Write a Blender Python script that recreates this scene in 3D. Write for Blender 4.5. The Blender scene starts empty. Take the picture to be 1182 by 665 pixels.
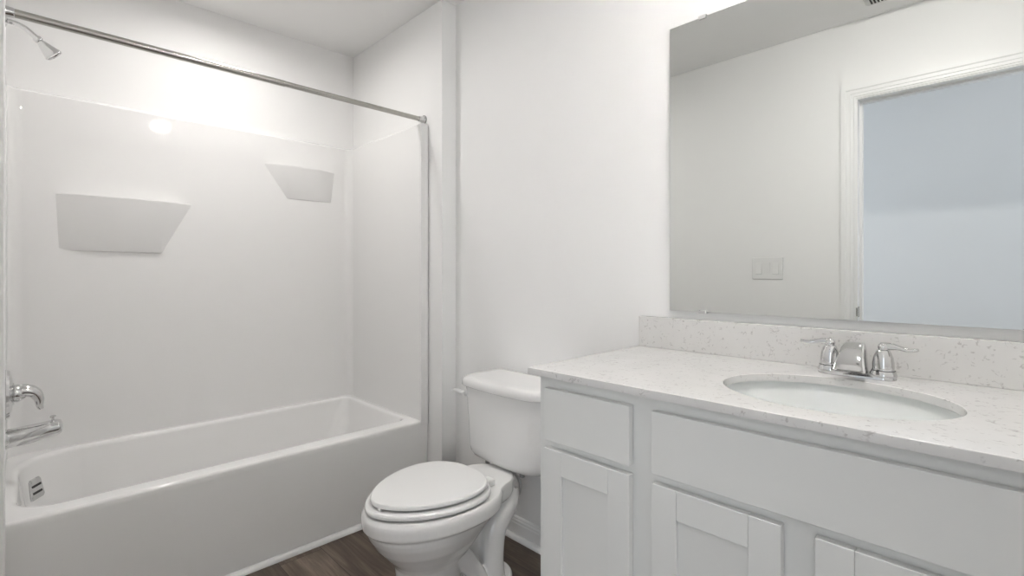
import bpy, bmesh, math, random
from mathutils import Vector, Matrix
random.seed(7)
SC = bpy.context.scene
COL = SC.collection
PI = math.pi

# ------------------------------------------------------------------ camera
F_PX, V0 = 568.32, 315.66
cam = bpy.data.cameras.new('camera')
cam.sensor_width = 36.0
cam.lens = F_PX / 1182 * 36.0
cam.shift_y = -(332.5 - V0) / 1182
cam.clip_start = 0.01
camo = bpy.data.objects.new('camera', cam)
camo.location = (0, 0, 1.128)
camo.rotation_euler = (PI / 2, 0, 0.7931)
COL.objects.link(camo)
SC.camera = camo

# ------------------------------------------------------------------ world, exposure
W = bpy.data.worlds.new('world')
W.use_nodes = True
W.node_tree.nodes['Background'].inputs[0].default_value = (0.72, 0.82, 1.0, 1)
SC.world = W
SC.view_settings.view_transform = 'Standard'
SC.view_settings.look = 'None'
SC.view_settings.gamma = 1.0
SC.view_settings.use_curve_mapping = False
SC.view_settings.exposure = 0.38


def area_light(name, loc, rot, sx, sy, power, col, shape='RECTANGLE', parent=None, spread=PI):
    l = bpy.data.lights.new(name, 'AREA')
    l.shape = shape
    l.size = sx
    if shape in ('RECTANGLE', 'ELLIPSE'):
        l.size_y = sy
    l.energy = power
    l.color = col
    l.spread = spread
    o = bpy.data.objects.new(name, l)
    o.location = loc
    o.rotation_euler = rot
    COL.objects.link(o)
    if parent:
        o.parent = parent
    return o


P_TUB, P_MAIN, P_HALL, P_HALL2, P_HALL_FILL, P_DOOR_FILL = 5.0, 280, 32.0, 1.5, 2.5, 10.5
W.node_tree.nodes['Background'].inputs[1].default_value = 0.5
# daylight arriving through the window at the end of the hallway
area_light('hall_daylight', (-3.32, -0.77, 1.45), (0, -PI / 2, 0), 1.5, 0.9, P_HALL, (0.87, 0.93, 1.0))
# daylight from the open end of the hallway on the other side
area_light('hall_daylight_far', (2.9, -0.77, 1.5), (0, PI / 2, 0), 2.0, 0.9, P_HALL2, (0.86, 0.92, 1.0))

# added fill light behind a made-up hallway doorway, brightens cabinet fronts and toilet
area_light('doorway_fill', (.62, -1.42, 1.02), (math.radians(90), 0, math.radians(8)), .78, 1.98, P_DOOR_FILL, (0.93, 0.97, 1.0))

# ------------------------------------------------------------------ layout constants
CEIL = 2.44
X_TUBW = -2.8126      # drywall behind the tub
Y_END = 1.4122        # alcove end drywall
X_STUB = -1.911       # stub face towards the room
Y_BACK = 1.4961       # mirror wall
Y_NOSE = -0.0445      # corner of the stub beside the tub head
Y_HEAD = -0.060       # alcove head drywall
Y_FRONT = -0.1076     # door wall
X_RIGHT = 0.37
X_TUB = -2.025        # tub apron face
RIM = 0.407
DX0, DX1, DZ = -0.562, 0.215, 2.03   # door opening


# ------------------------------------------------------------------ materials
def newmat(name):
    m = bpy.data.materials.new(name)
    m.use_nodes = True
    nt = m.node_tree
    return m, nt, nt.nodes['Principled BSDF']


def N(nt, t, **kw):
    n = nt.nodes.new(t)
    for k, v in kw.items():
        if hasattr(n, k):
            setattr(n, k, v)
    return n


def plain(name, col, rough=0.5, metal=0.0, var=0.02, scale=6.0, bump=0.0, bscale=200.0, coat=0.0, spec=0.5):
    m, nt, b = newmat(name)
    tc = N(nt, 'ShaderNodeTexCoord')
    nz = N(nt, 'ShaderNodeTexNoise')
    nz.inputs['Scale'].default_value = scale
    nt.links.new(tc.outputs['Object'], nz.inputs['Vector'])
    mx = N(nt, 'ShaderNodeMix', data_type='RGBA')
    mx.inputs[6].default_value = (*[c * (1 - var) for c in col], 1)
    mx.inputs[7].default_value = (*[min(1, c * (1 + var)) for c in col], 1)
    nt.links.new(nz.outputs['Fac'], mx.inputs[0])
    nt.links.new(mx.outputs[2], b.inputs['Base Color'])
    b.inputs['Roughness'].default_value = rough
    b.inputs['Metallic'].default_value = metal
    b.inputs['Specular IOR Level'].default_value = spec
    b.inputs['Coat Weight'].default_value = coat
    b.inputs['Coat Roughness'].default_value = 0.05
    if bump:
        n2 = N(nt, 'ShaderNodeTexNoise')
        n2.inputs['Scale'].default_value = bscale
        n2.inputs['Detail'].default_value = 3
        nt.links.new(tc.outputs['Object'], n2.inputs['Vector'])
        bp = N(nt, 'ShaderNodeBump')
        bp.inputs['Strength'].default_value = bump
        bp.inputs['Distance'].default_value = 0.002
        nt.links.new(n2.outputs['Fac'], bp.inputs['Height'])
        nt.links.new(bp.outputs['Normal'], b.inputs['Normal'])
    return m


M = {}
M['wall'] = plain('wall_paint', (0.90, 0.897, 0.890), 0.55, bump=0.12, bscale=260, var=0.008, spec=0.3)
M['ceiling'] = plain('ceiling_paint', (0.93, 0.926, 0.918), 0.85, bump=0.2, bscale=180, var=0.008, spec=0.2)
M['hall'] = plain('hallway_paint', (0.84, 0.85, 0.86), 0.6, bump=0.1, bscale=240, var=0.01, spec=0.3)
M['trim'] = plain('trim_paint', (0.89, 0.89, 0.885), 0.42, var=0.006)
M['cab'] = plain('cabinet_paint', (0.855, 0.858, 0.84), 0.38, var=0.008, bump=0.03, bscale=350)
M['gap'] = plain('cabinet_recess', (0.35, 0.35, 0.34), 0.7)
M['glaze'] = plain('fibreglass', (0.885, 0.88, 0.872), 0.05, var=0.006, spec=0.45)
M['porcelain'] = plain('porcelain', (0.87, 0.865, 0.855), 0.07, var=0.006, coat=0.3)
M['seat'] = plain('seat_plastic', (0.87, 0.867, 0.86), 0.14, var=0.004)
M['sink'] = plain('sink_porcelain', (0.82, 0.84, 0.83), 0.06, var=0.005, coat=0.3)
M['chrome'] = plain('chrome', (0.70, 0.70, 0.70), 0.07, 1.0, var=0.01)
M['nickel'] = plain('brushed_nickel', (0.50, 0.49, 0.455), 0.27, 1.0, var=0.03, scale=60)
M['rubber'] = plain('grey_rubber', (0.30, 0.30, 0.29), 0.6)
M['dark'] = plain('dark_recess', (0.03, 0.03, 0.03), 0.7)
M['plastic'] = plain('white_plastic', (0.84, 0.84, 0.83), 0.3, var=0.004)
M['grille'] = plain('grille_plastic', (0.72, 0.72, 0.71), 0.5)
M['clip'] = plain('clear_clip_plastic', (0.75, 0.75, 0.74), 0.15)
M['braid'] = plain('braided_hose', (0.75, 0.75, 0.74), 0.3, 0.3, var=0.15, scale=300)
M['edge'] = plain('mirror_edge', (0.16, 0.20, 0.18), 0.25)

m, nt, b = newmat('mirror_glass')
tc = N(nt, 'ShaderNodeTexCoord'); nz = N(nt, 'ShaderNodeTexNoise'); nz.inputs['Scale'].default_value = 1.5
nt.links.new(tc.outputs['Object'], nz.inputs['Vector'])
cr = N(nt, 'ShaderNodeMapRange'); cr.inputs['To Min'].default_value = 0.0; cr.inputs['To Max'].default_value = 0.006
nt.links.new(nz.outputs['Fac'], cr.inputs['Value']); nt.links.new(cr.outputs[0], b.inputs['Roughness'])
b.inputs['Base Color'].default_value = (0.87, 0.885, 0.87, 1)
b.inputs['Metallic'].default_value = 1.0
M['mirror'] = m

# --- wood-look vinyl planks running along x
m, nt, b = newmat('vinyl_planks')
tc = N(nt, 'ShaderNodeTexCoord')
mp = N(nt, 'ShaderNodeMapping'); mp.inputs['Location'].default_value = (0.31, -0.035, 0)
nt.links.new(tc.outputs['Object'], mp.inputs['Vector'])
br = N(nt, 'ShaderNodeTexBrick')
br.offset = 0.37
br.inputs['Scale'].default_value = 1.0
br.inputs['Brick Width'].default_value = 1.22
br.inputs['Row Height'].default_value = 0.165
br.inputs['Mortar Size'].default_value = 0.0012
br.inputs['Mortar Smooth'].default_value = 0.1
br.inputs['Color1'].default_value = (0.0, 0.0, 0.0, 1)
br.inputs['Color2'].default_value = (1, 1, 1, 1)
br.inputs['Mortar'].default_value = (0.5, 0.5, 0.5, 1)
nt.links.new(mp.outputs[0], br.inputs['Vector'])
# per-plank offset of the grain
off = N(nt, 'ShaderNodeVectorMath', operation='SCALE'); off.inputs[3].default_value = 7.3
nt.links.new(br.outputs['Color'], off.inputs[0])
ad = N(nt, 'ShaderNodeVectorMath', operation='ADD')
nt.links.new(mp.outputs[0], ad.inputs[0]); nt.links.new(off.outputs[0], ad.inputs[1])
gm = N(nt, 'ShaderNodeMapping'); gm.inputs['Scale'].default_value = (2.2, 16, 1)
nt.links.new(ad.outputs[0], gm.inputs['Vector'])
g1 = N(nt, 'ShaderNodeTexNoise'); g1.inputs['Scale'].default_value = 1.0; g1.inputs['Detail'].default_value = 7
g1.inputs['Roughness'].default_value = 0.62; g1.inputs['Distortion'].default_value = 1.6
nt.links.new(gm.outputs[0], g1.inputs['Vector'])
gm2 = N(nt, 'ShaderNodeMapping'); gm2.inputs['Scale'].default_value = (6, 150, 1)
nt.links.new(ad.outputs[0], gm2.inputs['Vector'])
g2 = N(nt, 'ShaderNodeTexNoise'); g2.inputs['Scale'].default_value = 1.0; g2.inputs['Detail'].default_value = 4
nt.links.new(gm2.outputs[0], g2.inputs['Vector'])
gmx = N(nt, 'ShaderNodeMath', operation='MULTIPLY_ADD'); gmx.inputs[1].default_value = 0.35
nt.links.new(g2.outputs['Fac'], gmx.inputs[0]); nt.links.new(g1.outputs['Fac'], gmx.inputs[2])
rp = N(nt, 'ShaderNodeValToRGB')
e = rp.color_ramp.elements
e[0].position = 0.40; e[0].color = (0.045, 0.032, 0.024, 1)
e[1].position = 0.90; e[1].color = (0.20, 0.158, 0.125, 1)
e2 = rp.color_ramp.elements.new(0.66); e2.color = (0.108, 0.078, 0.057, 1)
nt.links.new(gmx.outputs[0], rp.inputs[0])
tint = N(nt, 'ShaderNodeMix', data_type='RGBA', blend_type='MULTIPLY'); tint.inputs[0].default_value = 1
tr = N(nt, 'ShaderNodeMapRange'); tr.inputs['To Min'].default_value = 0.72; tr.inputs['To Max'].default_value = 1.2
nt.links.new(br.outputs['Color'], tr.inputs['Value'])
nt.links.new(rp.outputs[0], tint.inputs[6]); nt.links.new(tr.outputs[0], tint.inputs[7])
seam = N(nt, 'ShaderNodeMix', data_type='RGBA'); seam.inputs[7].default_value = (0.02, 0.015, 0.01, 1)
nt.links.new(br.outputs['Fac'], seam.inputs[0]); nt.links.new(tint.outputs[2], seam.inputs[6])
nt.links.new(seam.outputs[2], b.inputs['Base Color'])
b.inputs['Roughness'].default_value = 0.42
bp = N(nt, 'ShaderNodeBump'); bp.inputs['Strength'].default_value = 0.15; bp.inputs['Distance'].default_value = 0.002
nt.links.new(gmx.outputs[0], bp.inputs['Height']); nt.links.new(bp.outputs[0], b.inputs['Normal'])
M['floor'] = m

# --- white quartz with short curved grey flecks
m, nt, b = newmat('speckled_quartz')
tc = N(nt, 'ShaderNodeTexCoord')


def vein(scale, width, lo, hi, mscale, seed, dist):
    mp = N(nt, 'ShaderNodeMapping'); mp.inputs['Location'].default_value = (seed, seed * .7, seed * 1.3)
    nt.links.new(tc.outputs['Object'], mp.inputs['Vector'])
    n = N(nt, 'ShaderNodeTexNoise'); n.inputs['Scale'].default_value = scale; n.inputs['Detail'].default_value = 2
    n.inputs['Distortion'].default_value = dist
    nt.links.new(mp.outputs[0], n.inputs['Vector'])
    s = N(nt, 'ShaderNodeMath', operation='SUBTRACT'); s.inputs[1].default_value = 0.5
    nt.links.new(n.outputs['Fac'], s.inputs[0])
    a = N(nt, 'ShaderNodeMath', operation='ABSOLUTE'); nt.links.new(s.outputs[0], a.inputs[0])
    r = N(nt, 'ShaderNodeMapRange'); r.inputs['From Min'].default_value = 0; r.inputs['From Max'].default_value = width
    r.inputs['To Min'].default_value = 1; r.inputs['To Max'].default_value = 0
    nt.links.new(a.outputs[0], r.inputs['Value'])
    k = N(nt, 'ShaderNodeTexNoise'); k.inputs['Scale'].default_value = mscale; k.inputs['Detail'].default_value = 1
    nt.links.new(mp.outputs[0], k.inputs['Vector'])
    kr = N(nt, 'ShaderNodeMapRange'); kr.inputs['From Min'].default_value = lo; kr.inputs['From Max'].default_value = hi
    nt.links.new(k.outputs['Fac'], kr.inputs['Value'])
    mu = N(nt, 'ShaderNodeMath', operation='MULTIPLY')
    nt.links.new(r.outputs[0], mu.inputs[0]); nt.links.new(kr.outputs[0], mu.inputs[1])
    return mu


v1 = vein(52, 0.050, 0.62, 0.69, 62, 1.7, 0.5)
v2 = vein(95, 0.075, 0.65, 0.72, 85, 4.1, 0.4)
v3 = vein(26, 0.018, 0.58, 0.64, 34, 8.3, 1.0)
s1 = N(nt, 'ShaderNodeMath', operation='MAXIMUM'); nt.links.new(v1.outputs[0], s1.inputs[0]); nt.links.new(v2.outputs[0], s1.inputs[1])
s2 = N(nt, 'ShaderNodeMath', operation='MAXIMUM'); nt.links.new(s1.outputs[0], s2.inputs[0]); nt.links.new(v3.outputs[0], s2.inputs[1])
sf = N(nt, 'ShaderNodeMath', operation='MULTIPLY'); sf.inputs[1].default_value = 0.60; nt.links.new(s2.outputs[0], sf.inputs[0])
cl = N(nt, 'ShaderNodeTexNoise'); cl.inputs['Scale'].default_value = 9; cl.inputs['Detail'].default_value = 4
nt.links.new(tc.outputs['Object'], cl.inputs['Vector'])
cm = N(nt, 'ShaderNodeMix', data_type='RGBA'); cm.inputs[6].default_value = (0.66, 0.65, 0.637, 1); cm.inputs[7].default_value = (0.745, 0.737, 0.725, 1)
nt.links.new(cl.outputs['Fac'], cm.inputs[0])
qm = N(nt, 'ShaderNodeMix', data_type='RGBA'); qm.inputs[7].default_value = (0.33, 0.31, 0.30, 1)
nt.links.new(sf.outputs[0], qm.inputs[0]); nt.links.new(cm.outputs[2], qm.inputs[6])
nt.links.new(qm.outputs[2], b.inputs['Base Color'])
b.inputs['Roughness'].default_value = 0.17
M['quartz'] = m

def lens_mat(name, e):
    m, nt, b = newmat(name)
    tc = N(nt, 'ShaderNodeTexCoord'); nz = N(nt, 'ShaderNodeTexNoise'); nz.inputs['Scale'].default_value = 30
    nt.links.new(tc.outputs['Object'], nz.inputs['Vector'])
    mr = N(nt, 'ShaderNodeMapRange'); mr.inputs['To Min'].default_value = e * .97; mr.inputs['To Max'].default_value = e * 1.03
    nt.links.new(nz.outputs['Fac'], mr.inputs['Value'])
    nt.links.new(mr.outputs[0], b.inputs['Emission Strength'])
    b.inputs['Base Color'].default_value = (.9, .9, .88, 1)
    b.inputs['Emission Color'].default_value = (1, 0.972, 0.94, 1)
    return m


# ------------------------------------------------------------------ mesh helpers
def link(name, bm, mat, parent=None, smooth=False, bevel=0.0, segs=2, kind=None, loc=None, auto=None):
    bmesh.ops.recalc_face_normals(bm, faces=bm.faces)
    me = bpy.data.meshes.new(name)
    bm.to_mesh(me); bm.free()
    for p in me.polygons:
        p.use_smooth = smooth or bool(auto)
    o = bpy.data.objects.new(name, me)
    COL.objects.link(o)
    mats = mat if isinstance(mat, (list, tuple)) else [mat]
    for k in mats:
        me.materials.append(k)
    if parent:
        o.parent = parent
        o.matrix_parent_inverse = Matrix.Translation(-parent.location)
    if bevel:
        md = o.modifiers.new('bevel', 'BEVEL')
        md.width = bevel; md.segments = segs; md.limit_method = 'ANGLE'; md.angle_limit = math.radians(35)
        md.harden_normals = True
        for p in me.polygons:
            p.use_smooth = True
    if auto:
        me.set_sharp_from_angle(angle=auto)
        md = o.modifiers.new('normals', 'WEIGHTED_NORMAL'); md.keep_sharp = True; md.weight = 100
    if kind:
        o['kind'] = kind
    return o


def empty(name, loc, label, cat, group=None):
    o = bpy.data.objects.new(name, None)
    o.location = loc
    o.empty_display_size = 0.1
    COL.objects.link(o)
    o['label'] = label; o['category'] = cat
    if group: o['group'] = group
    return o


def tag(o, label, cat, group=None):
    o['label'] = label; o['category'] = cat
    if group: o['group'] = group
    return o


def box(bm, x0, x1, y0, y1, z0, z1):
    v = [bm.verts.new((x, y, z)) for x in (x0, x1) for y in (y0, y1) for z in (z0, z1)]
    for f in ((0, 1, 3, 2), (4, 6, 7, 5), (0, 4, 5, 1), (2, 3, 7, 6), (0, 2, 6, 4), (1, 5, 7, 3)):
        bm.faces.new([v[i] for i in f])


def boxbm(*a):
    bm = bmesh.new(); box(bm, *a); return bm


def loft(bm, rings, cap0=True, cap1=True, closed=True):
    vs = [[bm.verts.new(p) for p in r] for r in rings]
    n = len(rings[0])
    for a, b_ in zip(vs[:-1], vs[1:]):
        for i in range(n if closed else n - 1):
            j = (i + 1) % n
            bm.faces.new((a[i], a[j], b_[j], b_[i]))
    if cap0: bm.faces.new(vs[0][::-1])
    if cap1: bm.faces.new(vs[-1])
    return vs


def catmull(pts, k=8):
    P = [Vector(p) for p in pts]
    P = [2 * P[0] - P[1]] + P + [2 * P[-1] - P[-2]]
    out = []
    for i in range(1, len(P) - 2):
        for j in range(k):
            t = j / k
            a, b_, c, d = P[i - 1], P[i], P[i + 1], P[i + 2]
            out.append(0.5 * ((2 * b_) + (c - a) * t + (2 * a - 5 * b_ + 4 * c - d) * t * t + (3 * b_ - a - 3 * c + d) * t ** 3))
    out.append(P[-2])
    return out


def tube(bm, pts, rads, n=16, k=8, ell=None):
    """smooth tube through pts; rads per point (scalar or (a,b)); ring normals transported"""
    path = catmull([(*p,) for p in pts], k)
    rr = catmull([((r, r, 0) if not isinstance(r, tuple) else (r[0], r[1], 0)) for r in rads], k)
    rings = []
    prev = None
    for i, p in enumerate(path):
        t = (path[min(i + 1, len(path) - 1)] - path[max(i - 1, 0)]).normalized()
        if prev is None:
            ref = Vector((0, 0, 1)) if abs(t.z) < 0.9 else Vector((0, 1, 0))
            u = ref.cross(t).normalized()
        else:
            u = (prev - t * prev.dot(t)).normalized()
        prev = u
        w = t.cross(u)
        a, b_ = rr[i].x, rr[i].y
        rings.append([p + u * (a * math.cos(q)) + w * (b_ * math.sin(q)) for q in [2 * PI * s / n for s in range(n)]])
    loft(bm, rings)


def lathe(bm, prof, c=(0, 0, 0), n=40, axis='z', sx=1.0, sy=1.0):
    rings = []
    for r, h in prof:
        ring = []
        for s in range(n):
            q = 2 * PI * s / n
            a, b_ = r * math.cos(q) * sx, r * math.sin(q) * sy
            if axis == 'z': p = (c[0] + a, c[1] + b_, c[2] + h)
            elif axis == 'y': p = (c[0] + a, c[1] + h, c[2] + b_)
            else: p = (c[0] + h, c[1] + a, c[2] + b_)
            ring.append(p)
        rings.append(ring)
    loft(bm, rings)


def rrect(x0, x1, y0, y1, radii, z, ks=8, kc=8):
    """rounded rectangle, radii (x0y0, x1y0, x1y1, x0y1); constant point count"""
    r = radii if isinstance(radii, (list, tuple)) else [radii] * 4
    cs = [(x0 + r[0], y0 + r[0], PI, r[0]), (x1 - r[1], y0 + r[1], 1.5 * PI, r[1]),
          (x1 - r[2], y1 - r[2], 0, r[2]), (x0 + r[3], y1 - r[3], 0.5 * PI, r[3])]
    pts = []
    for i in range(4):
        cx, cy, a0, rr = cs[i]
        for k in range(kc + 1):
            a = a0 + 0.5 * PI * k / kc
            pts.append((cx + rr * math.cos(a), cy + rr * math.sin(a), z))
        nx, ny, na, nr = cs[(i + 1) % 4]
        e0 = pts[-1]
        e1 = (nx + nr * math.cos(na), ny + nr * math.sin(na), z)
        for k in range(1, ks):
            t = k / ks
            pts.append((e0[0] + (e1[0] - e0[0]) * t, e0[1] + (e1[1] - e0[1]) * t, z))
    return pts


# ------------------------------------------------------------------ room shell
def st(name, bm, mat, **kw):
    return link(name, bm, mat, kind='structure', **kw)


TH = 0.12
YF2 = Y_FRONT - TH            # hallway side of the door wall
YH = -1.28                    # hallway back wall
st('floor', boxbm(-3.4, 3.0, YH - 0.4, 1.7, -0.06, 0.0), M['floor'])
st('ceiling', boxbm(-3.4, 3.0, YH - 0.1, 1.7, CEIL, CEIL + 0.08), M['ceiling'])
st('wall_back', boxbm(X_STUB, X_RIGHT + 0.1, Y_BACK, 1.65, 0, CEIL), M['wall'])
st('wall_alcove_end', boxbm(X_TUBW, X_STUB, Y_END, 1.65, 0, CEIL), M['wall'], bevel=0.003)
st('wall_left', boxbm(X_TUBW - 0.1, X_TUBW, YF2, 1.65, 0, CEIL), M['wall'])
bm = bmesh.new()
hl = [(X_TUBW, YF2), (X_STUB, YF2), (X_STUB, Y_NOSE), (X_TUB + .012, Y_NOSE), (X_TUB + .012, Y_HEAD), (X_TUBW, Y_HEAD)]
loft(bm, [[(x, y, 0) for x, y in hl], [(x, y, CEIL) for x, y in hl]])
st('wall_alcove_head', bm, M['wall'], bevel=0.003)
bm = bmesh.new()
# door wall with the opening cut out of one outline
outl = [(X_STUB, 0), (DX0 - 0.018, 0), (DX0 - 0.018, DZ + 0.018), (DX1 + 0.018, DZ + 0.018), (DX1 + 0.018, 0),
        (X_RIGHT + 0.1, 0), (X_RIGHT + 0.1, CEIL), (X_STUB, CEIL)]
loft(bm, [[(x, Y_FRONT, z) for x, z in outl], [(x, YF2, z) for x, z in outl]])
st('wall_front', bm, M['wall'])
st('wall_right', boxbm(X_RIGHT, X_RIGHT + 0.1, Y_FRONT, Y_BACK, 0, CEIL), M['wall'])
# hallway
bm = bmesh.new()
ho = [(-3.4, 0), (.22, 0), (.22, 2.03), (1.02, 2.03), (1.02, 0), (3.0, 0), (3.0, CEIL), (-3.4, CEIL)]  # doorway gap added out of view to let the fill light in
loft(bm, [[(x, YH, z) for x, z in ho], [(x, YH - .1, z) for x, z in ho]])
st('wall_hallway_back', bm, M['hall'])
bm = bmesh.new()
wy0, wy1, wz0, wz1 = -1.2, -0.34, 0.75, 2.1
ow = [(YH, 0), (YF2, 0), (YF2, CEIL), (YH, CEIL)]
iw = [(wy0, wz0), (wy1, wz0), (wy1, wz1), (wy0, wz1)]
for a in range(4):
    b2 = (a + 1) % 4
    for X in (-3.2, -3.3):
        bm.faces.new([bm.verts.new((X, *p)) for p in (ow[a], ow[b2], iw[b2], iw[a])])
    bm.faces.new([bm.verts.new(p) for p in ((-3.2, *iw[a]), (-3.2, *iw[b2]), (-3.3, *iw[b2]), (-3.3, *iw[a]))])
bmesh.ops.remove_doubles(bm, verts=bm.verts, dist=1e-5)
st('wall_hallway_left', bm, M['hall'])
st('wall_hallway_side', boxbm(-3.4, X_TUBW - 0.1, YF2, YF2 + 0.1, 0, CEIL), M['hall'])
st('wall_hallway_right', boxbm(X_RIGHT + 0.1, 3.0, YF2, YF2 + 0.1, 0, CEIL), M['hall'])
bm = bmesh.new()
for z0_, z1_ in ((wz0, wz0 + .05), (wz1 - .05, wz1), (1.40, 1.44)):
    box(bm, -3.28, -3.24, wy0, wy1, z0_, z1_)
for y0_ in (wy0, wy1 - .05):
    box(bm, -3.28, -3.24, y0_, y0_ + .05, wz0, wz1)
st('window_1', bm, M['trim'])


# ------------------------------------------------------------------ trim
def profile_run(bm, a, b_, nrm, prof):
    """extrude a 2D profile (out, up) from a to b along the floor line"""
    a = Vector((*a, 0)); b_ = Vector((*b_, 0)); n_ = Vector((*nrm, 0))
    loft(bm, [[a + n_ * o + Vector((0, 0, z)) for o, z in prof], [b_ + n_ * o + Vector((0, 0, z)) for o, z in prof]])


BASE = [(0, 0), (0.012, 0), (0.012, 0.062), (0.010, 0.066), (0.010, 0.074), (0.0065, 0.080), (0.0065, 0.085), (0.003, 0.090), (0, 0.090)]
QR = [(0, 0)] + [(0.018 * math.cos(a), 0.018 * math.sin(a)) for a in [PI / 2 * k / 6 for k in range(7)]]


def baseboard(name, a, b_, nrm):
    bm = bmesh.new()
    profile_run(bm, a, b_, nrm, BASE)
    n_ = Vector((*nrm, 0)) * 0.012
    profile_run(bm, (a[0] + n_.x, a[1] + n_.y), (b_[0] + n_.x, b_[1] + n_.y), nrm, QR)
    return st(name, bm, M['trim'])


baseboard('baseboard_back', (X_STUB, Y_BACK), (-0.866, Y_BACK), (0, -1))
baseboard('baseboard_stub', (X_STUB, Y_END), (X_STUB, Y_BACK), (1, 0))
baseboard('baseboard_front', (X_STUB, Y_FRONT), (-0.66, Y_FRONT), (0, 1))
baseboard('baseboard_right', (X_RIGHT, 0.2), (X_RIGHT, 0.95), (-1, 0))
baseboard('baseboard_hall', (-3.2, YH), (.22, YH), (0, 1))
bm = bmesh.new()
profile_run(bm, (X_TUB, Y_NOSE - .001), (X_TUB, Y_END - .001), (1, 0), [(0, 0)] + [(0.017 * math.cos(a), 0.020 * math.sin(a)) for a in [PI / 2 * k / 6 for k in range(7)]])
st('trim_tub', bm, M['trim'])

# door casing and jamb
bm = bmesh.new()
CAS = [(0, 0), (0.006, 0.0), (0.006, 0.008), (0.010, 0.009), (0.010, 0.022), (0.0125, 0.025), (0.0125, 0.040), (0.016, 0.046), (0.016, 0.066), (0.0, 0.066)]
for side, yw, sg in (('in', Y_FRONT, 1), ('out', YF2, -1)):
    rings = []
    for (x, z, dx, dz) in ((DX0 - .006, 0, -1, 0), (DX0 - .006, DZ + .006, -1, 1), (DX1 + .006, DZ + .006, 1, 1), (DX1 + .006, 0, 1, 0)):
        rings.append([(x + dx * w_, yw + sg * o_, z + dz * w_) for o_, w_ in CAS])
    loft(bm, rings)
st('trim_door_casing', bm, M['trim'])
dr = bpy.data.objects.new('door_1', None); COL.objects.link(dr); dr['kind'] = 'structure'
bm = bmesh.new()
jo = [(DX0 - .018, 0), (DX0, 0), (DX0, DZ), (DX1, DZ), (DX1, 0), (DX1 + .018, 0), (DX1 + .018, DZ + .018), (DX0 - .018, DZ + .018)]
loft(bm, [[(x, Y_FRONT + .0005, z) for x, z in jo], [(x, YF2 - .0005, z) for x, z in jo]])
jo2 = [(DX0, 0), (DX0 + .011, 0), (DX0 + .011, DZ - .011), (DX1 - .011, DZ - .011), (DX1 - .011, 0), (DX1, 0), (DX1, DZ), (DX0, DZ)]
loft(bm, [[(x, Y_FRONT - .05, z) for x, z in jo2], [(x, Y_FRONT - .085, z) for x, z in jo2]])
link('door_jamb', bm, M['trim'], dr)
bm = bmesh.new()
box(bm, DX0 - 0.0005, DX0 + 0.0016, Y_FRONT - 0.040, Y_FRONT - 0.004, 0.90, 0.955)
box(bm, DX0 - 0.006, DX0 + 0.0016, Y_FRONT - 0.004, Y_FRONT + 0.004, 0.905, 0.95)
sp = link('strike_plate', bm, M['nickel'], dr, bevel=0.0008)

# ------------------------------------------------------------------ tub and shower unit
tub = empty('bathtub_shower_unit', (-2.42, 0.68, 0), 'white one-piece alcove bathtub with glossy moulded shower surround and two shelves', 'bathtub')
XB = -2.765   # surround back panel face
YI0, YI1 = -0.047, 1.370
OX0, OX1, OY0, OY1 = X_TUBW + .003, X_TUB, Y_HEAD + .001 - .002, Y_END - .002
OY0 = Y_HEAD + 0.001
bm = bmesh.new()
rings = []
R = 0.003
rings.append(rrect(OX0, OX1 - .006, OY0, OY1, R, 0.0))
rings.append(rrect(OX0, OX1 - .006, OY0, OY1, R, 0.02))
rings.append(rrect(OX0, OX1 - .004, OY0, OY1, R, 0.20))
rings.append(rrect(OX0, OX1, OY0, OY1, R, 0.380))
for a in range(1, 5):
    q = PI / 2 * a / 4
    d = 0.016 * (1 - math.cos(q)); h = 0.016 * math.sin(q)
    rings.append(rrect(OX0 + d, OX1 - d, OY0 + d * .1, OY1 - d * .1, R, 0.391 + h))
BX0, BX1, BY0, BY1 = -2.752, -2.095, -0.040, 1.352
rad = (0.19, 0.12, 0.06, 0.045)
for a in range(0, 5):
    q = PI / 2 * a / 4
    d = 0.018 * math.sin(q); h = 0.018 * (1 - math.cos(q))
    rings.append(rrect(BX0 + d, BX1 - d, BY0 + d, BY1 - d, [r_ - .2 * d for r_ in rad], RIM - h))
rings.append(rrect(BX0 + .035, BX1 - .04, BY0 + .035, BY1 - .05, [.17, .12, .10, .09], 0.28))
rings.append(rrect(BX0 + .055, BX1 - .06, BY0 + .055, BY1 - .12, [.16, .12, .12, .12], 0.13))
rings.append(rrect(BX0 + .075, BX1 - .08, BY0 + .075, BY1 - .17, [.12, .12, .12, .12], 0.085))
rings.append(rrect(BX0 + .12, BX1 - .12, BY0 + .12, BY1 - .22, [.09, .09, .09, .09], 0.070))
loft(bm, rings)
link('tub_basin', bm, M['glaze'], tub, auto=math.radians(50))
# surround walls: one U-shaped shell
ZS = 1.866


def upath(inset, ri, z, n=8):
    """inner U outline, from head front edge round the back to end front edge"""
    x, y0, y1 = XB + inset, YI0 + inset, YI1 - inset
    pts = [(X_TUB - .001, y0, z)]
    for k in range(n + 1):
        a = -PI / 2 - PI / 2 * k / n
        pts.append((x + ri + ri * math.cos(a), y0 + ri + ri * math.sin(a), z))
    for k in range(n + 1):
        a = PI - PI / 2 * k / n
        pts.append((x + ri + ri * math.cos(a), y1 - ri + ri * math.sin(a), z))
    pts.append((X_TUB - .001, y1, z))
    return pts


def outer(z):
    return [(X_TUB - .001, OY1, z), (OX0, OY1, z), (OX0, OY0 - 0.0, z), (X_TUB - .001, OY0, z)]


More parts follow.
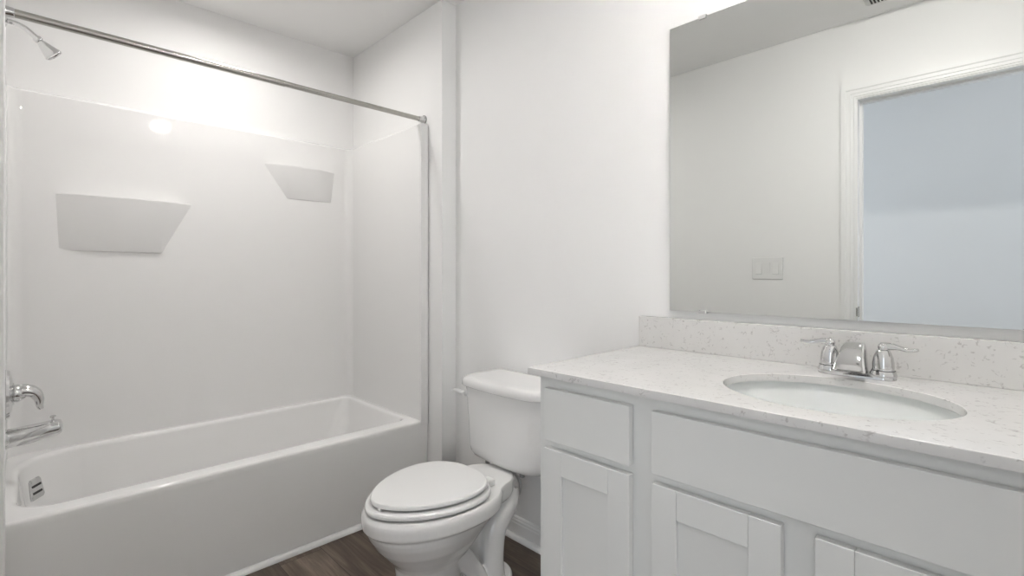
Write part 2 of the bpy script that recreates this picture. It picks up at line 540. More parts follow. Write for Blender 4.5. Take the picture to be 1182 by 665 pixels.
bm = bmesh.new()
YI0 = Y_HEAD + 0.004
def ring_at(z, shr):
    u = upath(-shr, 0.045, z)
    o_ = outer(z)
    return u + o_
rr_ = [ring_at(RIM - .004, 0), ring_at(ZS - .012, 0), ring_at(ZS - .004, 0.003), ring_at(ZS, 0.010)]
vs = loft(bm, rr_)
link('surround_panel', bm, M['glaze'], tub, auto=math.radians(40))
# front flange bead standing proud on the end panel
bm = bmesh.new()
prof = [(X_TUB - .012, YI1 - .0005), (X_TUB + .002, YI1 - .002), (X_TUB + .006, YI1 + .004), (X_TUB + .006, OY1 - .004), (X_TUB + .002, OY1), (X_TUB - .012, OY1)]
loft(bm, [[(x, y, z) for x, y in prof] for z in (RIM - .02, ZS - .01, ZS - .003)])
link('front_flange', bm, M['glaze'], tub, bevel=.002)


def shelf(name, z1, z0, A, B, C_, D, a, b_, c, depth, kb=.14, bv=.004):
    bm = bmesh.new()
    xw, xf = XB - .004, XB + depth
    lip = 0.010
    V = lambda x, y, z: bm.verts.new((x, y, z))
    tA, tB, tC, tD = V(xw, A, z1), V(xf, B, z1 - .004), V(xf, C_, z1 - .004), V(xw, D, z1)
    uA, uB, uC, uD = V(xw, A, z1 - lip), V(xf, B, z1 - lip - .004), V(xf, C_, z1 - lip - .004), V(xw, D, z1 - lip)
    wa, wb, wc = V(xw, a, z0), V(xw + .004 + depth * kb, b_, z0), V(xw + .004 + depth * kb, c, z0)
    bm.faces.new((tA, tB, tC, tD))
    bm.faces.new((tA, uA, uB, tB)); bm.faces.new((tB, uB, uC, tC)); bm.faces.new((tC, uC, uD, tD))
    wd = V(xw, c + .012, z0)
    bm.faces.new((uA, wa, uB)); bm.faces.new((wa, wb, uB)); bm.faces.new((uB, wb, wc, uC)); bm.faces.new((uC, wc, wd, uD))
    bm.faces.new((wa, wd, wc, wb))
    bm.faces.new((tA, tD, uD, wd, wa, uA))
    return link(name, bm, M['glaze'], tub, bevel=bv, segs=3)


k = XB / -2.79
kf = (abs(XB) - 0.075) / 2.79
sh = shelf('moulded_shelf', 1.460, 1.222, .078 * k, .211 * kf, .463 * kf, .571 * k, .088 * k, .222 * k, .440 * k, 0.075)
sh['label'] = 'longer lower shelf near the shower head end'
kf = (abs(XB) - 0.06) / 2.79
sh = shelf('moulded_shelf', 1.710, 1.536, .894 * k, 1.037 * kf, 1.202 * kf, 1.290 * k, 1.008 * k, 1.024 * k, 1.258 * k, 0.06, .06, .0015)
sh['label'] = 'shorter upper shelf near the far corner'
# overflow plate on the sloping head of the basin, drain in the floor
bm = bmesh.new()
rings = []
for h, s in ((0, 1), (.004, 1), (.007, .93), (.008, .6)):
    ring = []
    for (x, y, z) in rrect(-.033 * s, .033 * s, -.040 * s, .040 * s, .010, 0, 3, 5):
        tp = 1 - .14 * (y / .04)
        ring.append((x * tp, y, h))
    rings.append(ring)
loft(bm, rings)
ov = link('overflow_plate', bm, M['chrome'], tub, auto=math.radians(40))
ov.matrix_parent_inverse = Matrix.Identity(4)
ph = math.radians(57)
ovn = Vector((math.cos(ph), math.sin(ph), .16)).normalized()
ovu = (Vector((0, 0, 1)) - ovn * ovn.z).normalized()
ovx = ovu.cross(ovn)
ocx, ocy, orr = BX0 + .032 + .17, BY0 + .032 + .17, .17
OVP = Vector((ocx - orr * math.cos(ph), ocy - orr * math.sin(ph), .298)) - tub.location + ovn * .002
ov.matrix_local = Matrix.Translation(OVP) @ Matrix((ovx, ovu, ovn)).transposed().to_4x4()
bm = bmesh.new()
for zz in (-.014, .012):
    box(bm, -.022, .022, zz - .004, zz + .004, .0075, .0095)
sl = link('slot', bm, M['dark'], ov)
sl.matrix_parent_inverse = Matrix.Identity(4)
bm = bmesh.new()
lathe(bm, [(.0, 0.0), (.034, 0), (.036, .002), (.030, .006), (.018, .007), (.016, .012), (0.0005, .013)], (-2.42, .24, .071))
link('drain', bm, M['chrome'], tub, auto=math.radians(40))

# ------------------------------------------------------------------ shower fittings (head wall)
YH0 = YI0
TX = -2.42
sv = empty('shower_valve', (TX, YH0, 0.70), 'chrome shower valve with round plate and curved lever above the tub spout', 'valve')
bm = bmesh.new()
lathe(bm, [(.0005, 0.0), (.083, 0.0), (.085, .006), (.080, .014), (.060, .019), (.040, .021), (.036, .024), (.0005, .0245)], (TX, YH0, .712), axis='y')
link('escutcheon', bm, M['chrome'], sv, auto=math.radians(40))
bm = bmesh.new()
lathe(bm, [(.0005, 0), (.030, 0), (.031, .010), (.024, .022), (.020, .028), (.0005, .030)], (TX, YH0 + .024, .712), axis='y')
link('hub', bm, M['chrome'], sv, auto=math.radians(40))
bm = bmesh.new()
tube(bm, [(TX, YH0 + .030, .716), (TX, YH0 + .052, .718), (TX, YH0 + .074, .708), (TX, YH0 + .086, .684), (TX, YH0 + .088, .660), (TX, YH0 + .092, .648)],
     [(.026, .024), (.026, .023), (.024, .019), (.020, .014), (.015, .010), (.010, .007)], n=20)
link('lever', bm, M['chrome'], sv, auto=math.radians(60))

sp = empty('tub_spout', (TX, YH0, 0.56), 'chrome tub spout with diverter knob over the drain end of the bathtub', 'spout')
bm = bmesh.new()
lathe(bm, [(.0005, 0), (.033, 0), (.034, .004), (.030, .012), (.0005, .012)], (TX, YH0, .560), axis='y')
link('flange', bm, M['chrome'], sp, auto=math.radians(40))
bm = bmesh.new()
rings = []
for (y, zc, hx, hz) in ((.004, .560, .029, .032), (.03, .561, .030, .032), (.07, .565, .033, .031), (.105, .570, .035, .029), (.134, .574, .036, .027), (.143, .575, .034, .023), (.147, .575, .026, .015)):
    rings.append([(TX + math.copysign(abs(math.cos(q)) ** .8, math.cos(q)) * hx, YH0 + y, zc + math.copysign(abs(math.sin(q)) ** .8, math.sin(q)) * hz) for q in [2 * PI * s / 32 for s in range(32)]])
loft(bm, rings)
link('spout_body', bm, M['chrome'], sp, auto=math.radians(60))
bm = bmesh.new()
lathe(bm, [(.0005, 0), (.004, 0), (.004, .010), (.009, .012), (.009, .016), (.006, .018), (.0005, .018)], (TX, YH0 + .122, .600), n=20)
link('diverter_knob', bm, M['chrome'], sp, auto=math.radians(40))

hd = empty('overhead_shower', (TX, YH0, 2.0), 'chrome shower head on a bent arm at the top left above the tub', 'shower head')
AY = Y_HEAD
bm = bmesh.new()
lathe(bm, [(.0005, 0), (.026, 0), (.027, .003), (.018, .009), (.011, .012), (.0005, .012)], (TX, AY, 1.995), axis='y', n=32)
link('flange', bm, M['chrome'], hd, auto=math.radians(40))
bm = bmesh.new()
tube(bm, [(TX, AY + .002, 1.995), (TX, AY + .030, 1.994), (TX, AY + .055, 1.985), (TX, AY + .078, 1.966), (TX, AY + .087, 1.957)], [.0085] * 5, n=16)
link('shower_arm', bm, M['chrome'], hd, auto=math.radians(60))
bm = bmesh.new()
p0 = Vector((TX, AY + .082, 1.962)); dr_ = Vector((0, .68, -.73)).normalized()
u_ = Vector((1, 0, 0)); w_ = dr_.cross(u_)
rings = []
for r_, h in ((.0005, 0), (.011, .0), (.013, .004), (.013, .012), (.010, .016), (.012, .020), (.015, .028), (.021, .048), (.026, .062), (.0275, .068), (.0265, .071), (.023, .0715), (.022, .068), (.0005, .068)):
    rings.append([p0 + dr_ * h + u_ * (r_ * math.cos(q)) + w_ * (r_ * math.sin(q)) for q in [2 * PI * s / 32 for s in range(32)]])
loft(bm, rings)
link('spray_head', bm, M['chrome'], hd, auto=math.radians(40))

# ------------------------------------------------------------------ curtain rod
RX, RZ = -2.058, 1.893
rod = empty('shower_curtain_rod', (RX, Y_HEAD, RZ), 'brushed nickel straight tension rod spanning the tub alcove with no curtain', 'rod')
bm = bmesh.new()
lathe(bm, [(.0005, .004), (.0125, .004), (.0125, .80), (.0005, .80)], (RX, Y_HEAD, RZ), axis='y', n=32)
link('outer_tube', bm, M['nickel'], rod, auto=math.radians(40))
bm = bmesh.new()
L_ = Y_END - Y_HEAD
lathe(bm, [(.0005, .78), (.0112, .78), (.0112, L_ - .03), (.0005, L_ - .03)], (RX, Y_HEAD, RZ), axis='y', n=32)
link('inner_tube', bm, M['nickel'], rod, auto=math.radians(40))
for a, s in ((0.0, 1), (L_, -1)):
    bm = bmesh.new()
    lathe(bm, [(.0005, 0), (.020, 0), (.021, .004 * s), (.016, .010 * s), (.0145, .030 * s), (.0125, .034 * s), (.0005, .034 * s)], (RX, Y_HEAD + a, RZ), axis='y', n=32)
    link('end_cap', bm, M['chrome'], rod, auto=math.radians(40))
    bm = bmesh.new()
    lathe(bm, [(.0005, .001 * s), (.0225, .001 * s), (.0225, .005 * s), (.0005, .005 * s)], (RX, Y_HEAD + a, RZ), axis='y', n=32)
    link('rubber_foot', bm, M['rubber'], rod, auto=math.radians(40))

# ------------------------------------------------------------------ toilet
CX = -1.362
toi = empty('toilet', (CX, 1.1, 0), 'white two-piece toilet with closed elongated seat beside the vanity', 'toilet')


def egg(yf, yb, hw, z, n=64, pf=2.15, pb=2.6, ym=0.56, cx=CX):
    """elongated outline: long rounded nose towards -y, blunter rear"""
    yc = yf + (yb - yf) * ym
    pts = []
    for s in range(n):
        q = 2 * PI * s / n
        c, s_ = math.cos(q), math.sin(q)
        p = pf if s_ < 0 else pb
        x = math.copysign(abs(c) ** (2 / p), c) * hw
        y = math.copysign(abs(s_) ** (2 / p), s_)
        y = yc + y * ((yc - yf) if s_ < 0 else (yb - yc))
        pts.append((cx + x, y, z))
    return pts


RT = 0.388
bm = bmesh.new()
loft(bm, [egg(.835, 1.06, .102, 0.0), egg(.838, 1.05, .098, 0.03), egg(.842, 1.05, .095, .10), egg(.842, 1.05, .095, .15),
          egg(.838, 1.06, .098, .185), egg(.826, 1.07, .110, .205), egg(.802, 1.09, .130, .232), egg(.774, 1.11, .151, .265), egg(.752, 1.14, .166, .300), egg(.742, 1.17, .174, .322),
          egg(.739, 1.18, .177, .332, pf=2.0), egg(.728, 1.20, .186, .337, pf=2.0), egg(.726, 1.205, .188, .365, pf=2.0), egg(.728, 1.205, .187, .378, pf=2.0), egg(.736, 1.20, .180, RT, pf=2.0)])
# rear deck that carries the tank, narrowing to the back
deck = [(-.160, 1.04), (.160, 1.04), (.140, 1.13), (.120, 1.19), (.108, 1.235), (.086, 1.268), (.060, 1.29), (.0, 1.32), (-.060, 1.29), (-.086, 1.268), (-.108, 1.235), (-.120, 1.19), (-.140, 1.13)]
def dk(s, z):
    return [(CX + x * s, 1.04 + (y - 1.04) * s, z) for x, y in deck]
loft(bm, [dk(.90, .318), dk(.97, .332), dk(1.0, .346), dk(1.0, .380), dk(.985, .388)])
# neck from bowl to deck, trapway bulges on both sides, foot
tube(bm, [(CX, 1.02, .27), (CX, 1.12, .30), (CX, 1.22, .34)], [(.10, .06), (.09, .045), (.09, .03)], n=24)
for s in (-1, 1):
    tube(bm, [(CX + s * .045, 1.262, .335), (CX + s * .054, 1.250, .285), (CX + s * .058, 1.195, .225), (CX + s * .060, 1.182, .16), (CX + s * .060, 1.180, .09), (CX + s * .060, 1.185, .02)],
         [.050, .048, .046, .044, .044, .048], n=20, k=6)
    tube(bm, [(CX + s * .060, .96, .27), (CX + s * .064, 1.02, .20), (CX + s * .066, 1.07, .14), (CX + s * .066, 1.11, .08), (CX + s * .066, 1.13, .02)], [.045, .040, .034, .032, .036], n=16, k=5)
box(bm, CX - .045, CX + .045, 1.0, 1.20, 0.0, .33)
loft(bm, [egg(.93, 1.300, .114, 0, pb=2.3), egg(.93, 1.300, .114, .024, pb=2.3), egg(.938, 1.292, .106, .034, pb=2.3)])
for s in (-1, 1):   # raised bolt pads on the foot
    loft(bm, [egg(1.10, 1.20, .035, .02, cx=CX + s * .085), egg(1.11, 1.19, .027, .05, cx=CX + s * .083), egg(1.12, 1.18, .018, .056, cx=CX + s * .082)])
bowl = link('bowl', bm, M['porcelain'], toi, smooth=True)
md = bowl.modifiers.new('remesh', 'REMESH'); md.mode = 'VOXEL'; md.voxel_size = 0.004; md.use_smooth_shade = True
md = bowl.modifiers.new('smooth', 'SMOOTH'); md.factor = 0.5; md.iterations = 4
for s in (-1, 1):
    bm = bmesh.new()
    lathe(bm, [(.0005, 0), (.011, 0), (.011, .006), (.007, .012), (.0005, .013)], (CX + s * .086, 1.15, .054), n=20)
    link('bolt_cap', bm, M['plastic'], toi, auto=math.radians(40))


def slab(name, yf, yb, hw, z0, z1, r, crown=0.0, mat='seat', **kw):
    bm = bmesh.new()
    rings = []
    for a in range(0, 4):
        q = PI / 2 * a / 3
        d = r * (1 - math.sin(q)); h = r * (1 - math.cos(q))
        rings.append(egg(yf + d, yb - d, hw - d, z0 + h * .6, **kw))
    for a in range(0, 6):
        q = PI / 2 * a / 5
        d = r * (1 - math.cos(q)); h = r * math.sin(q)
        rings.append(egg(yf + d, yb - d, hw - d, z1 - r + h, **kw))
    for f, c in ((.85, .35), (.6, .75), (.3, .95), (.04, 1.0)):
        yc = (yf + yb) / 2
        rings.append(egg(yc + (yf + r - yc) * f, yc + (yb - r - yc) * f, (hw - r) * f, z1 + crown * c, **kw))
    loft(bm, rings)
    return link(name, bm, M[mat], toi, auto=math.radians(60))


slab('seat_ring', .733, 1.150, .181, RT + .0055, RT + .0225, .008, ym=.60, pf=1.80, pb=2.4)
slab('seat_lid', .750, 1.140, .168, RT + .0290, RT + .0440, .007, crown=.003, ym=.60, pf=1.74, pb=2.4)
bm = bmesh.new()
box(bm, CX + .012, CX + .030, .756, .762, RT + .021, RT + .030)
link('seat_bumper', bm, M['plastic'], toi, bevel=.001)
for s in (-1, 1):
    bm = bmesh.new()
    box(bm, CX + s * .075 - .022, CX + s * .075 + .022, 1.128, 1.166, RT, RT + .022)
    link('hinge', bm, M['plastic'], toi, bevel=.006, segs=3)


def tank_ring(hw, yf, yb, z, r=.05, bow=.02, n=14, sx=0):
    """D-like outline: straight back, bowed front, rounded corners"""
    base = rrect(CX - hw, CX + hw, yf, yb, [r, r, r * .35, r * .35], z, 10, 8)
    out = []
    for x, y, zz in base:
        t = (x - CX) / hw
        w = max(0, (yb - y) / (yb - yf))
        out.append((x, y - bow * (1 - t * t) * w, zz))
    return out


bm = bmesh.new()
TZ0, TZ1 = .389, .680
rings = [tank_ring(.140, 1.325, 1.44, TZ0), tank_ring(.165, 1.300, 1.455, TZ0 + .003), tank_ring(.186, 1.285, 1.462, TZ0 + .013), tank_ring(.198, 1.276, 1.466, TZ0 + .030),
         tank_ring(.203, 1.272, 1.468, TZ0 + .055), tank_ring(.206, 1.270, 1.47, .53), tank_ring(.211, 1.268, 1.47, .60), tank_ring(.215, 1.266, 1.47, TZ1 - .02), tank_ring(.216, 1.266, 1.47, TZ1)]
loft(bm, rings)
link('tank', bm, M['porcelain'], toi, auto=math.radians(60))
bm = bmesh.new()
rings = []
for d, z in ((.012, .6765), (.004, .678), (.0, .682), (0, .695), (.002, .702), (.006, .708), (.013, .712), (.024, .7145), (.055, .7155)):
    rings.append(tank_ring(.229 - d, 1.252 + d, 1.482 - d * .6, z, r=.055, bow=.022))
loft(bm, rings)
link('tank_lid', bm, M['porcelain'], toi, auto=math.radians(60))
bm = bmesh.new()
lathe(bm, [(.0005, 0), (.014, 0), (.015, -.006), (.010, -.010), (.0005, -.010)], (CX - .186, 1.266, .648), axis='y', n=24)
lev = link('lever_hub', bm, M['plastic'], toi, auto=math.radians(40))
bm = bmesh.new()
tube(bm, [(CX - .186, 1.252, .646), (CX - .205, 1.246, .651), (CX - .228, 1.246, .653), (CX - .246, 1.248, .651)], [(.013, .009), (.012, .008), (.010, .007), (.008, .006)], n=14)
link('flush_lever', bm, M['plastic'], toi, auto=math.radians(60))
for s in (-1, 1):
    bm = bmesh.new()
    lathe(bm, [(.0005, 0), (.010, 0), (.010, .020), (.0005, .020)], (CX + s * .095, 1.300, .378), n=16)
    link('tank_bolt', bm, M['rubber'], toi, auto=math.radians(40))

# water supply behind the bowl
ws = empty('water_supply_line', (CX + .09, 1.47, .17), 'thin curved water hose and stop valve behind the toilet bowl', 'hose')
bm = bmesh.new()
tube(bm, [(-1.530, 1.445, .17), (-1.480, 1.41, .185), (-1.410, 1.375, .215), (-1.370, 1.362, .245), (-1.336, 1.358, .285), (-1.338, 1.358, .325), (-1.375, 1.358, .355), (-1.395, 1.36, .388)], [.0065] * 8, n=12)
link('hose', bm, M['braid'], ws, auto=math.radians(60))
bm = bmesh.new()
lathe(bm, [(.0005, 0), (.022, 0), (.022, -.003), (.008, -.008), (.008, -.036), (.011, -.038), (.011, -.054), (.0005, -.056)], (-1.53, Y_BACK - .0005, .17), axis='y', n=24)
link('stop_valve', bm, M['chrome'], ws, auto=math.radians(40))

# ------------------------------------------------------------------ vanity
VX0, VX1 = -0.865, 0.355
YFACE, YD = 0.957, 0.938
VT = 0.865
van = empty('vanity_cabinet', (-.255, 1.2, 0), 'pale grey painted shaker vanity cabinet with handleless doors below the countertop', 'cabinet')
bm = bmesh.new()
box(bm, VX0, VX0 + .018, YFACE + .019, Y_BACK - .001, 0.0, VT)
box(bm, VX1 - .018, VX1, YFACE + .019, Y_BACK - .001, 0.0, VT)
box(bm, VX0 + .018, VX1 - .018, YFACE + .019, Y_BACK - .001, .11, .128)
box(bm, VX0 + .018, VX1 - .018, Y_BACK - .013, Y_BACK - .001, .128, VT - .02)
box(bm, VX0, VX1, YFACE + .075, YFACE + .090, 0.0, .108)
link('carcass', bm, M['cab'], van)
# face frame in one piece, stiles and rails
bm = bmesh.new()
stiles = [(VX0, -.823), (-.601, -.520), (-.298, -.218), (.010, .090), (.310, VX1)]
for x0, x1 in stiles:
    box(bm, x0, x1, YFACE, YFACE + .019, .108, VT)
for i in range(4):
    x0, x1 = stiles[i][1], stiles[i + 1][0]
    for z0, z1 in ((.108, .145), (.670, .716), (.822, VT)):
        box(bm, x0, x1, YFACE + .0004, YFACE + .0186, z0, z1)
    box(bm, x0, x1, YFACE + .017, YFACE + .0186, .108, VT)
link('face_frame', bm, M['cab'], van)
DZ0, DZ1 = .125, .6860


def drawer(name, x0, x1):
    bm = boxbm(x0, x1, YD, YFACE - .0015, .7055, .8375)
    return link(name, bm, M['cab'], van, bevel=.0018, segs=2)


def door(x0, x1):
    bm = bmesh.new()
    s, r = .0555, .0610
    z0, z1 = DZ0, DZ1
    # four frame members, tiny v-grooves between them, recessed panel behind
    box(bm, x0, x0 + s, YD, YFACE - .0015, z0, z1)
    box(bm, x1 - s, x1, YD, YFACE - .0015, z0, z1)
    box(bm, x0 + s + .0004, x1 - s - .0004, YD + .0002, YFACE - .0017, z1 - r, z1)
    box(bm, x0 + s + .0004, x1 - s - .0004, YD + .0002, YFACE - .0017, z0, z0 + r)
    d = link('door', bm, M['cab'], van, bevel=.0014, segs=2)
    pb = boxbm(x0 + s - .004, x1 - s + .004, YD + .0085, YFACE - .003, z0 + r - .004, z1 - r + .004)
    link('door_panel', pb, M['cab'], d)
    return d


drawer('drawer_front', -.836, -.588)
drawer('false_front', -.534, .0215)
drawer('drawer_front', .075, .323)
for x0, x1 in ((-.836, -.588), (-.534, -.283), (-.2315, .0215), (.075, .323)):
    door(x0, x1)

# countertop with oval sink cutout
SX, SY, SA, SB = -.262, 1.176, .206, .172
CX0, CX1, CY0, CY1 = -.888, .369, .932, Y_BACK - .001
CZ0, CZ1 = .8655, .8832
top = empty('vanity_countertop', (-.26, 1.2, CZ0), 'white speckled quartz countertop with oval sink cutout on the vanity', 'countertop')
ang = sorted([2 * PI * s / 96 for s in range(96)] + [math.atan2(y - SY, x - SX) % (2 * PI) for x in (CX0, CX1) for y in (CY0, CY1)])


def rectpt(q, d=0):
    c, s = math.cos(q), math.sin(q)
    t = min([(((CX1 - d) if c > 0 else (CX0 + d)) - SX) / c if abs(c) > 1e-9 else 1e9, (((CY1 - d) if s > 0 else (CY0 + d)) - SY) / s if abs(s) > 1e-9 else 1e9])
    return SX + c * t, SY + s * t


def ellpt(q, e=0):
    c, s = math.cos(q), math.sin(q)
    t = 1 / math.sqrt((c / (SA + e)) ** 2 + (s / (SB + e)) ** 2)
    return SX + c * t, SY + s * t


bm = bmesh.new()
rings = [[(*ellpt(q), CZ0) for q in ang], [(*rectpt(q), CZ0) for q in ang], [(*rectpt(q), CZ1 - .002) for q in ang], [(*rectpt(q, .002), CZ1) for q in ang],
         [(*ellpt(q, .002), CZ1) for q in ang], [(*ellpt(q), CZ1 - .002) for q in ang], [(*ellpt(q), CZ0) for q in ang]]
loft(bm, rings, False, False)
bmesh.ops.remove_doubles(bm, verts=bm.verts, dist=1e-6)
link('slab', bm, M['quartz'], top, auto=math.radians(50))
bm = boxbm(CX0 + .001, CX1, 1.4761, Y_BACK - .001, CZ1, .9840)
link('backsplash', bm, M['quartz'], top, bevel=.0015)

# undermount basin
snk = empty('undermount_sink', (SX, SY, .73), 'white oval porcelain undermount sink basin set in the quartz countertop', 'sink')
bm = bmesh.new()
prof = [(1.045, 0), (1.040, -.010), (1.025, -.025), (.985, -.050), (.91, -.080), (.79, -.105), (.62, -.124), (.42, -.136), (.22, -.142), (.10, -.145)]
inner = [[(SX + SA * f * math.cos(q), SY + SB * f * math.sin(q), CZ0 - .0005 + h) for q in [2 * PI * s / 80 for s in range(80)]] for f, h in prof]
outr = [[(SX + (SA * f + .010) * math.cos(q), SY + (SB * f + .010) * math.sin(q), CZ0 - .0005 + h - (.010 if i else 0)) for q in [2 * PI * s / 80 for s in range(80)]] for i, (f, h) in enumerate(prof)]
loft(bm, outr[::-1] + inner, True, True)
link('basin', bm, M['sink'], snk, auto=math.radians(60))
bm = bmesh.new()
lathe(bm, [(.0005, 0), (.022, 0), (.023, .002), (.019, .004), (.013, .003), (.011, .006), (.0005, .0065)], (SX, SY, CZ0 - .1455), n=32)
link('drain', bm, M['chrome'], snk, auto=math.radians(40))

# faucet
FX, FY = -.262, 1.412
fau = empty('faucet', (FX, FY, CZ1), 'chrome two-handle centerset faucet with wide arched spout behind the sink', 'faucet')
bm = bmesh.new()
loft(bm, [rrect(FX - .078 + d, FX + .078 - d, FY - .027 + d, FY + .027 - d, .026 - d, CZ1 + h, 6, 8) for d, h in ((0, 0), (0, .006), (.003, .010), (.008, .012))])
link('base_plate', bm, M['chrome'], fau, auto=math.radians(50))
for s in (-1, 1):
    hx = FX + s * .053
    bm = bmesh.new()
    lathe(bm, [(.0005, .008), (.0262, .008), (.0262, .013), (.0235, .019), (.0222, .0215), (.0215, .0225), (.0212, .024), (.0210, .038), (.0190, .051), (.0155, .061), (.0125, .067), (.0005, .069)], (hx, FY, CZ1), n=32)
    link('handle_body', bm, M['chrome'], fau, auto=math.radians(40))
    bm = bmesh.new()
    lathe(bm, [(.0224, 0), (.0230, .0008), (.0230, .0016), (.0224, .0024)], (hx, FY, CZ1 + .0195), n=32)
    link('seal_ring', bm, M['dark'], fau, auto=math.radians(40))
    bm = bmesh.new()
    lathe(bm, [(.0005, -.011), (.006, -.010), (.010, -.005), (.0112, 0), (.010, .005), (.006, .010), (.0005, .011)], (hx, FY, CZ1 + .074), n=24)
    ball = link('handle_knob', bm, M['chrome'], fau, auto=math.radians(70))
    bm = bmesh.new()
    tube(bm, [(hx, FY, CZ1 + .076), (hx + s * .014, FY - .002, CZ1 + .077), (hx + s * .030, FY - .004, CZ1 + .075), (hx + s * .046, FY - .006, CZ1 + .072), (hx + s * .058, FY - .007, CZ1 + .073), (hx + s * .0635, FY - .008, CZ1 + .075)],
         [(.007, .009), (.0065, .008), (.0075, .0058), (.0095, .0052), (.009, .0048), (.005, .0035)], n=18)
    link('handle_lever', bm, M['chrome'], fau, auto=math.radians(70))
bm = bmesh.new()
spn = [(FY + .004, CZ1 + .008, .024, .018), (FY + .004, CZ1 + .040, .022, .017), (FY + .001, CZ1 + .062, .021, .014), (FY - .010, CZ1 + .073, .0215, .010), (FY - .026, CZ1 + .071, .0225, .008), (FY - .044, CZ1 + .060, .0245, .0065), (FY - .062, CZ1 + .042, .028, .005), (FY - .074, CZ1 + .022, .032, .004)]
P_ = catmull([(0, a[0], a[1]) for a in spn], 6); S_ = catmull([(a[2], a[3], 0) for a in spn], 6)
rings = []
for i, p in enumerate(P_):
    t = (P_[min(i + 1, len(P_) - 1)] - P_[max(i - 1, 0)]).normalized()
    w = Vector((1, 0, 0)).cross(t)
    ring = []
    for q in [2 * PI * s / 32 for s in range(32)]:
        a = math.copysign(abs(math.cos(q)) ** .55, math.cos(q)) * S_[i].x
        b2 = math.copysign(abs(math.sin(q)) ** .8, math.sin(q)) * S_[i].y
        ring.append(Vector((FX, p.y, p.z)) + Vector((1, 0, 0)) * a + w * b2)
    rings.append(ring)
loft(bm, rings)
link('spout', bm, M['chrome'], fau, auto=math.radians(60))
bm = bmesh.new()
lathe(bm, [(.0005, 0), (.0025, 0), (.0025, .030), (.005, .032), (.005, .038), (.0005, .039)], (FX, FY + .030, CZ1), n=16)
link('lift_rod', bm, M['chrome'], fau, auto=math.radians(40))

# ------------------------------------------------------------------ mirror
MX0, MX1, MZ0, MZ1 = -.7756, .291, 1.0099, 1.9168
mir = empty('wall_mirror', (-.24, Y_BACK, MZ0), 'large frameless rectangular mirror clipped to the wall above the vanity', 'mirror')
bm = boxbm(MX0, MX1, Y_BACK - .0155, Y_BACK - .0105, MZ0, MZ1)
for f in bm.faces:
    f.material_index = 0 if abs(f.normal.y) > .5 else 1
bm.normal_update()
for f in bm.faces:
    f.material_index = 0 if abs(f.normal.y) > .5 else 1
link('mirror_glass', bm, [M['mirror'], M['edge']], mir)
bm = bmesh.new()
box(bm, MX0 + .02, MX1 - .02, Y_BACK - .0104, Y_BACK - .0002, MZ0 + .02, MZ1 - .02)
link('backing', bm, M['gap'], mir)
for cx_ in (-.668, .18):
    for z_, s in ((MZ1, 1), (MZ0, -1)):
        bm = bmesh.new()
        box(bm, cx_ - .012, cx_ + .012, Y_BACK - .0195, Y_BACK - .0002, min(z_, z_ + s * .005), max(z_, z_ + s * .005))
        box(bm, cx_ - .011, cx_ + .011, Y_BACK - .0195, Y_BACK - .0160, min(z_ + s * .003, z_ - s * .006), max(z_ + s * .003, z_ - s * .006))
        link('mirror_clip', bm, M['clip'], mir, bevel=.001)

# ------------------------------------------------------------------ light switch on the door wall (seen in the mirror)
sw = empty('light_switch', (-.9985, Y_FRONT, 1.157), 'white three-gang rocker switch plate on the door wall seen in the mirror', 'switch')
bm = bmesh.new()
loft(bm, [[(x, Y_FRONT + h, z) for x, z, _ in rrect(-1.082 + d, -.915 - d, 1.094 + d, 1.220 - d, .004, 0, 2, 4)] for d, h in ((0, .0005), (0, .003), (.003, .0062))])
link('switch_plate', bm, M['plastic'], sw, auto=math.radians(50))
for i, tl in enumerate((1, -1, 1)):
    xc = -.9985 + (i - 1) * .046
    bm = bmesh.new()
    a, b2 = (.0065, .0105) if tl > 0 else (.0085, .0060)
    loft(bm, [[(xc - .0165, Y_FRONT + .005, 1.123), (xc + .0165, Y_FRONT + .005, 1.123), (xc + .0165, Y_FRONT + .005, 1.191), (xc - .0165, Y_FRONT + .005, 1.191)],
              [(xc - .0165, Y_FRONT + b2, 1.1235), (xc + .0165, Y_FRONT + b2, 1.1235), (xc + .0165, Y_FRONT + a, 1.1905), (xc - .0165, Y_FRONT + a, 1.1905)]])
    link('rocker', bm, M['plastic'], sw, bevel=.0008)

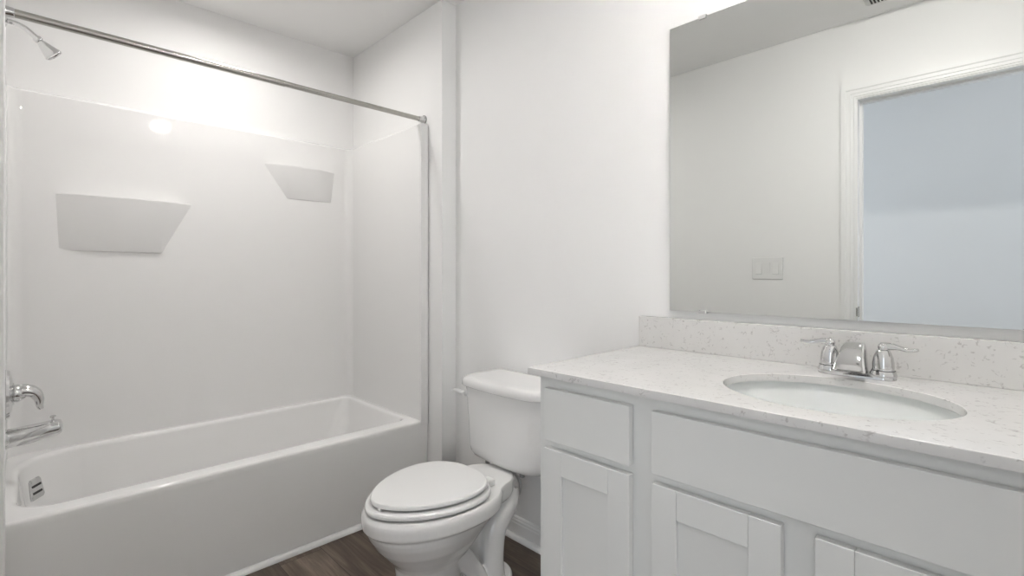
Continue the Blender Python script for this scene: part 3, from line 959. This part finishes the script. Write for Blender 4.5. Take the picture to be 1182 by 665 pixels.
# ------------------------------------------------------------------ exhaust grille in the ceiling (corner shows in the mirror)
ex = empty('exhaust_fan_grille', (-.365, .175, CEIL), 'slotted ceiling exhaust grille, dark slots at the top edge of the mirror', 'vent')
gx0, gx1, gy0, gy1 = -.500, -.230, .040, .310
bm = bmesh.new()
loft(bm, [rrect(gx0, gx1, gy0, gy1, .012, CEIL - .0005), rrect(gx0, gx1, gy0, gy1, .012, CEIL - .006), rrect(gx0 + .008, gx1 - .008, gy0 + .008, gy1 - .008, .010, CEIL - .013)])
link('cover', bm, M['grille'], ex, auto=math.radians(50))
for r0, r1 in ((gy0 + .020, gy0 + .090), (gy0 + .104, gy0 + .166), (gy1 - .090, gy1 - .020)):
    for i in range(17):
        x = gx0 + .027 + i * .0135
        bm = bmesh.new()
        box(bm, x - .0035, x + .0035, r0, r1, CEIL - .0145, CEIL - .0125)
        link('slot', bm, M['dark'], ex)


# ------------------------------------------------------------------ lamps
def disc_lamp(x, y, label, power, size, drop, spread=None):
    l = empty('ceiling_light', (x, y, CEIL), label, 'light')
    bm = bmesh.new()
    lathe(bm, [(size * .5, -.0005), (size * .5 + .018, -.0005), (size * .5 + .017, -.005), (size * .5, -.010), (size * .5 - .004, -.010), (size * .5 - .004, -.0005)], (x, y, CEIL), n=48)
    link('trim_ring', bm, M['plastic'], l, auto=math.radians(40))
    bm = bmesh.new()
    r = size * .5 - .004
    lathe(bm, [(r, -.004)] + [(max(.0005, r * math.cos(a)), -.008 - drop * math.sin(a)) for a in [PI / 2 * k / 8 for k in range(9)]], (x, y, CEIL), n=48)
    link('lens', bm, lens_mat('lamp_lens', 8.0 if spread else power), l, auto=math.radians(60))
    if spread:      # reflector downlight: the lens throws its light in a downward cone
        area_light('lamp', (0, 0, -.012 - drop), (0, 0, 0), size * .9, 0, power, (1.0, .972, .94), 'DISK', l, spread)
    return l


disc_lamp(-2.25, .66, 'flush round ceiling light over the bathtub', P_TUB, .15, .004, math.radians(170))
disc_lamp(-.25, .84, 'flush round ceiling light in the middle of the room before the vanity', P_MAIN, .13, .03)
disc_lamp(-.05, -.66, 'added round fill light on the hallway ceiling outside the doorway', P_HALL_FILL, .30, .03)  # unseen lamp, added to lift the low surfaces through the door
